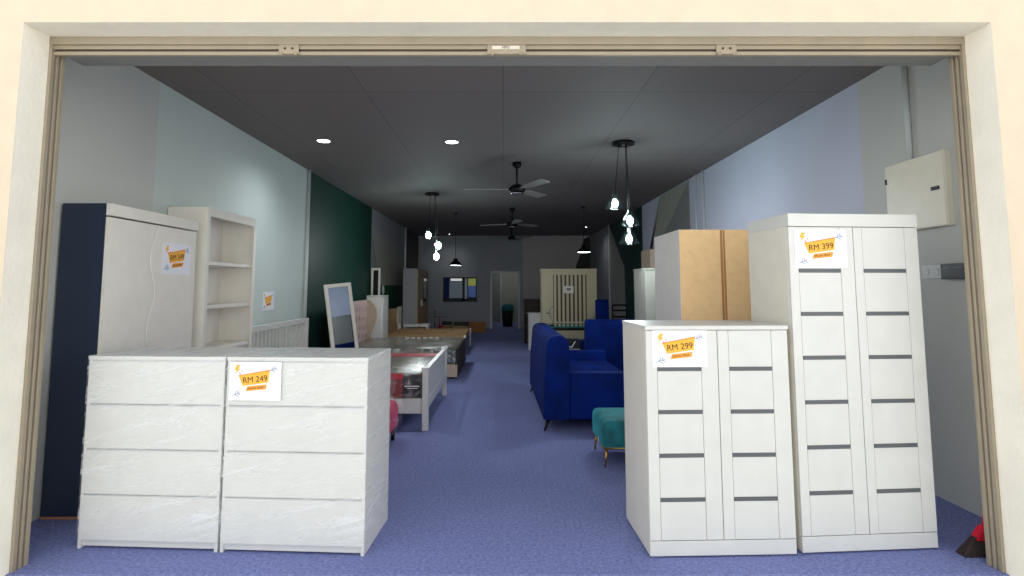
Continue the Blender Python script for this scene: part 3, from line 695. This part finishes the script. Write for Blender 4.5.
B('box_body', ['label'], t, (-.06, .16, -.08, .08, 0, .15), bev=.003); B('blue_end', ['w_glow'], t, (-.18, -.06, -.08, .08, 0, .14), bev=.003)  # blue end has a faint painted glow, no lamp inside
MB().prism([(-.02, .02), (.06, .02), (.11, .11), (.095, .11), (.05, .035), (-.02, .035)], 'y', -.083, -.08).build('print_stroke', ['whiteprint'], t)

t = thing('slatted_cabinet', 'tall cream cabinet with vertical slatted front beside the blue chairs', 'cabinet', (1.31, 11.2, 0))
W2 = .54
B('carcass', ['oldcream'], t, (-W2, W2, .02, .5, 0, 1.72), (-W2, -W2 + .22, 0, .02, .1, 1.72), (W2 - .2, W2, 0, .02, .1, 1.72), (-W2 + .22, W2 - .2, 0, .02, 1.64, 1.72), (-W2 + .22, W2 - .2, 0, .02, .0, .72), bev=.003)
B('top_panel', ['oldcream'], t, (-W2 - .01, W2 + .01, -.01, .51, 1.72, 1.76), bev=.003)
B('grille_back', ['walnut'], t, (-W2 + .22, W2 - .2, .012, .02, .72, 1.64))
for k in range(8):
    x = -W2 + .235 + k * .082
    B('slat', ['oldcream'], t, (x, x + .045, .0, .012, .72, 1.64))
lb = B('name_card', ['white_in'], t, (-.12, .08, -.004, .0, 1.28, 1.42)); B('card_mark', ['ink'], lb, (-.06, .03, -.006, -.004, 1.35, 1.375), (-.04, .01, -.006, -.004, 1.325, 1.34))
B('handle', ['blackmetal'], t, (-.46, -.38, -.02, .0, .88, .90))
t = thing('white_side_cabinet', 'low white cabinet left of the slatted cream cabinet', 'cabinet', (.74, 12.9, 0))
B('carcass', ['white'], t, (-.17, .16, -.2, .2, 0, .8), bev=.003); B('top_panel', ['white'], t, (-.18, .17, -.21, .21, .8, .82), bev=.002); B('door', ['white'], t, (-.16, .15, -.215, -.2, .04, .79), bev=.002)
t = thing('dark_bookcase', 'dark brown low bookcase behind the low white cabinet', 'bookcase', (.78, 14.3, 0))
B('carcass', ['walnut'], t, (-.24, .26, .16, .18, 0, 1.1), (-.26, -.24, -.18, .18, 0, 1.1), (.24, .26, -.18, .18, 0, 1.1)); 
for z in (.05, .4, .72, .92, 1.08): B('shelf', ['walnut'], t, (-.24, .24, -.18, .16, z, z + .02))
t = thing('blue_dining_chair', 'blue chair with tall rounded back beside the slatted cabinet', 'chair', (1.79, 10.2, 0))
mm = MB(); mm.box(-.13, .11, .0, .08, .45, 1.18, 0, .03, 3, True); mm.build('backrest', ['blue'], t); B('seat', ['blue'], t, (-.2, .2, .0, .45, .42, .5), bev=.02, smooth=True)
for k in ((-.17, .03), (.17, .03), (-.17, .42), (.17, .42)): B('leg', ['blackmetal'], t, (k[0] - .012, k[0] + .012, k[1] - .012, k[1] + .012, 0, .42))
t = thing('ladder_back_chair', 'black metal chair with ladder back beside the tall blue chair', 'chair', (2.22, 10.85, 0))
for x in (-.13, .13): mm = MB(); mm.cone((x, 0, 0), (x, .0, 1.06), .013); mm.build('back_post', ['blackmetal'], t)
for z in (.7, .82, .94, 1.04): B('rung', ['blackmetal'], t, (-.13, .13, -.01, .01, z, z + .035))
B('seat', ['blackmetal'], t, (-.18, .18, .0, .4, .44, .48), bev=.01)
for x in (-.15, .15): mm = MB(); mm.cone((x, .38, 0), (x, .38, .44), .012); mm.build('front_leg', ['blackmetal'], t)

# wardrobes standing with their backs to the entrance
t = thing('boxed_wardrobe', 'wardrobe turned backwards with bare brown fibreboard back and pale side', 'wardrobe', (1.36, 4.35, 0))
B('carcass', ['white_in'], t, (.0, .62, .004, .72, 0, 1.855), bev=.002)
B('back_board', ['mdf'], t, (.002, .618, -.002, .004, .01, 1.853)); B('packing_tape', ['tape'], t, (.315, .333, -.003, -.002, .01, 1.85)); B('packing_tape', ['tape'], t, (.337, .352, -.003, -.002, .01, 1.85))
B('plinth', ['foot'], t, (.02, .6, .02, .7, -.0, .005))
t = thing('grey_cabinet', 'pale grey cabinet behind the brown-backed wardrobe', 'cabinet', (1.755, 7.0, 0))
B('carcass', ['w_beige'], t, (0, .5, .016, .6, 0, 1.62), bev=.003); B('door', ['w_beige'], t, (.0, .248, 0, .014, .03, 1.61), bev=.002); B('door', ['w_beige'], t, (.252, .5, 0, .014, .03, 1.61), bev=.002); B('top_panel', ['w_beige'], t, (-.005, .505, -.003, .603, 1.62, 1.64), bev=.002)
t = thing('glazed_wardrobe', 'tall pale wood wardrobe with dark glass strip, furthest along the right wall', 'wardrobe', (2.24, 8.6, 0))
B('carcass', ['beige'], t, (0, .6, .016, .55, 0, 1.98), bev=.003); B('door', ['beige'], t, (0, .6, 0, .014, .03, 1.96), bev=.002); B('glass', ['dglass'], t, (.07, .13, -.003, 0, 1.1, 1.8))
B('sale_tag', ['orange2'], t, (.02, .14, -.004, -.001, 1.45, 1.6))

# ---------------------------------------------------------------- right wall electrics and broom
t = thing('distribution_board', 'beige metal electrical cabinet mounted high on the right wall', 'electrical cabinet', (XR, 3.945, 2.06))
B('enclosure', ['box'], t, (-.045, 0, -.285, .285, -.245, .26), bev=.003); dd = B('door', ['box'], t, (-.053, -.045, -.28, .28, -.24, .255), bev=.002)
B('latch', ['black'], dd, (-.059, -.053, -.24, -.17, .0, .025)); B('hinge', ['black'], dd, (-.058, -.053, .266, .28, .12, .16))
t = thing('light_switch', 'white twin switch plate on the right wall below the electrical cabinet', 'switch', (XR, 3.88, 1.47))
B('plate', ['pipe'], t, (-.012, 0, -.09, .09, 0, .095), bev=.003)
for y in (-.05, .04): B('rocker', ['white'], t, (-.017, -.012, y - .015, y + .02, .025, .07), bev=.002)
t = thing('isolator_box', 'black isolator box beside the white switch plate on the right wall', 'switch box', (XR, 3.68, 1.465))
B('enclosure', ['label'], t, (-.03, 0, -.1, .1, 0, .1), bev=.004); B('label_strip', ['slot'], t, (-.032, -.03, -.08, -.01, .07, .076), (-.032, -.03, .02, .07, .07, .076))
t = thing('broom', 'red-headed broom with dark bristles leaning in the right corner of the doorway', 'broom', (2.525, 3.14, 0))
mm = MB()
for i in range(9):
    for j in range(3):
        x = -.1 + i * .022; mm.cone((x * 1.25 - .02, -.03 + j * .03, 0), (x * .6 + .03, -.015 + j * .015, .1), .013, .01, n=6)
mm.build('bristles', ['bristle'], t)
MB().prism([(-.045, .085), (.1, .085), (.09, .125), (.06, .165), (.03, .165), (-.02, .12)], 'y', -.03, .03, bev=.006).build('broom_head', ['red'], t)
mm = MB(); mm.cone((.045, 0, .15), (.36, .02, 1.25), .012); mm.build('handle', ['red'], t)
t.scale = (.68, .78, .9)
mm = MB(); mm.tube([(0, 0, .006), (.02, .2, .006), (.0, .42, .006), (.015, .6, .006)], .006)
tag(mm.build('floor_cable', ['pipe'], loc=(2.72, 3.72, 0)), 'thin pale cable lying on the carpet beside the tall white wardrobe', 'cable')

# ---------------------------------------------------------------- ceiling fittings
def downlight(label, x, y, r=.085, p=50):
    t = thing('downlight', label, 'light', (x, y, ZC - .012))
    mm = MB(); mm.lathe([(r, .0), (r, .012), (r * .86, .012), (r * .84, .0), (r, .0)]); mm.build('rim', ['pipe'], t)
    mm = MB(); mm.lathe([(0, .003), (r * .85, .003), (r * .85, .009), (0, .009)]); mm.build('diffuser', ['led'], t)
    if p: spot('downlight_lamp', (x, y, ZC - .03), p, size=R(150), blend=1.0)
downlight('round bright recessed downlight, left one near the entrance', -2.09, 6.45)
downlight('round bright recessed downlight, right one near the entrance', -.6, 6.5)
downlight('tiny distant downlight at the back of the ceiling above the oak wardrobe', -1.75, 18.3, .04, 12)
downlight('tiny distant downlight above the right rear corner', 2.38, 16.1, .04, 12)
def cluster(label, x, y, zs, offs, rr, rb, disc=.13, p=15):
    t = thing('pendant_cluster', label, 'pendant light', (x, y, ZC))
    mm = MB(); mm.lathe([(0, 0), (disc, 0), (disc, -.03), (0, -.035)]); mm.build('canopy', ['blackmetal'], t)
    mm = MB(); mm.lathe([(0, -.034), (.03, -.037), (0, -.045)]); mm.build('canopy_cap', ['chrome'], t)
    for z, (ox, oy) in zip(zs, offs):
        dz = z - ZC
        mm = MB(); mm.tube([(ox * .5, oy * .5, -.03), (ox, oy, dz + .12)], .004, n=6); mm.build('cord', ['blackmetal'], t)
        s_ = MB(); s_.lathe([(.02, dz + .14), (.03, dz + .12), (rr, dz - .04), (rr + .003, dz - .045), (rr, dz - .048), (.025, dz + .115)], (ox, oy, 0)); so = s_.build('lamp_shade', ['glass'], t)
        s_ = MB(); s_.lathe([(0, dz + .15), (.022, dz + .15), (.026, dz + .07), (0, dz + .07)], (ox, oy, 0)); s_.build('socket', ['blackmetal'], t)
        s_ = MB(); s_.ball((ox, oy, dz + .01), rb, sz=1.2); s_.build('bulb', ['bulb'], t)
        point('pendant_lamp', (x + ox, y + oy, z - .075), p)
cluster('cluster of three glass pendants on the right side of the ceiling', 1.42, 6.54, (2.375, 2.16, 1.96), ((-.1, .05), (.05, -.05), (.06, .07)), .12, .036)
cluster('cluster of three glass pendants above the beds on the left', -1.3, 10.25, (2.33, 2.14, 1.945), ((-.06, 0), (.13, -.05), (.08, .08)), .10, .05)
def dome(label, x, y, z, r, p=8):
    t = thing('dome_pendant', label, 'pendant light', (x, y, ZC))
    dz = z - ZC
    mm = MB(); mm.tube([(0, 0, 0), (0, 0, dz + .15)], .006); mm.build('cord', ['blackmetal'], t)
    mm = MB(); mm.lathe([(0, 0), (.05, 0), (.05, -.02), (0, -.03)]); mm.build('canopy', ['blackmetal'], t)
    mm = MB(); mm.lathe([(.0, dz + .16), (.05, dz + .16), (.055, dz + .1), (.1, dz + .08), (r, dz + .01), (r, dz), (r - .006, dz + .006), (.09, dz + .07), (0, dz + .085)]); mm.build('lamp_shade', ['blackmetal'], t)
    mm = MB(); mm.lathe([(0, dz + .0), (r * .8, dz + .004), (r * .8, dz + .02), (0, dz + .02)]); mm.build('diffuser', ['led'], t)
    spot('dome_lamp', (x, y, z - .02), p)
dome('black dome pendant left of the back window', -1.09, 13.0, 1.89, .155)
dome('black dome pendant hanging above the slatted cream cabinet', 1.72, 12.0, 2.13, .17)
def fan(label, x, y, drop, rot, r=.72):
    t = thing('ceiling_fan', label, 'fan', (x, y, ZC))
    mm = MB(); mm.lathe([(0, 0), (.065, 0), (.06, -.05), (.03, -.08), (0, -.08)]); mm.build('canopy', ['blackmetal'], t)
    mm = MB(); mm.cone((0, 0, -.07), (0, 0, -drop + .05), .014); mm.build('rod', ['blackmetal'], t)
    mm = MB(); mm.lathe([(0, -drop + .06), (.06, -drop + .05), (.11, -drop + .01), (.12, -drop - .03), (.08, -drop - .07), (0, -drop - .075)]); mm.build('motor', ['blackmetal'], t)
    mm = MB(); mm.lathe([(.09, -drop - .066), (.092, -drop - .072), (.06, -drop - .085), (0, -drop - .09)]); mm.build('motor_cap', ['chrome'], t)
    for k in range(3):
        a = rot + k * 2 * math.pi / 3
        mm = MB(); mm.prism([(.1, -.02), (.2, -.03), (.3, -.065), (r, -.075), (r + .02, 0), (r, .075), (.3, .065), (.2, .03), (.1, .02)], 'z', -.004, .004)
        mm.xform(Matrix.Translation((0, 0, -drop - .01)) @ Matrix.Rotation(a, 4, 'Z') @ Matrix.Rotation(R(-10), 4, 'X'))
        mm.build('blade', ['fanblade'], t)
fan('dark ceiling fan nearest the entrance, between the pendant clusters', .19, 7.65, .36, R(-62))
fan('second dark ceiling fan, in the middle of the room', .2, 12.2, .34, R(160))
fan('rearmost dark ceiling fan, close to the back wall', .25, 16.0, .32, R(75))

# unseen lamp added to light the passage behind the back door
t = thing('added_passage_light', 'unseen round ceiling light added to light the passage beyond the back door', 'light', (.1, 21.2, ZC))
mm = MB(); mm.lathe([(0, 0), (.14, 0), (.14, -.03), (0, -.05)]); mm.build('diffuser', ['led'], t)
point('added_passage_lamp', (.1, 21.2, ZC - .2), 9)
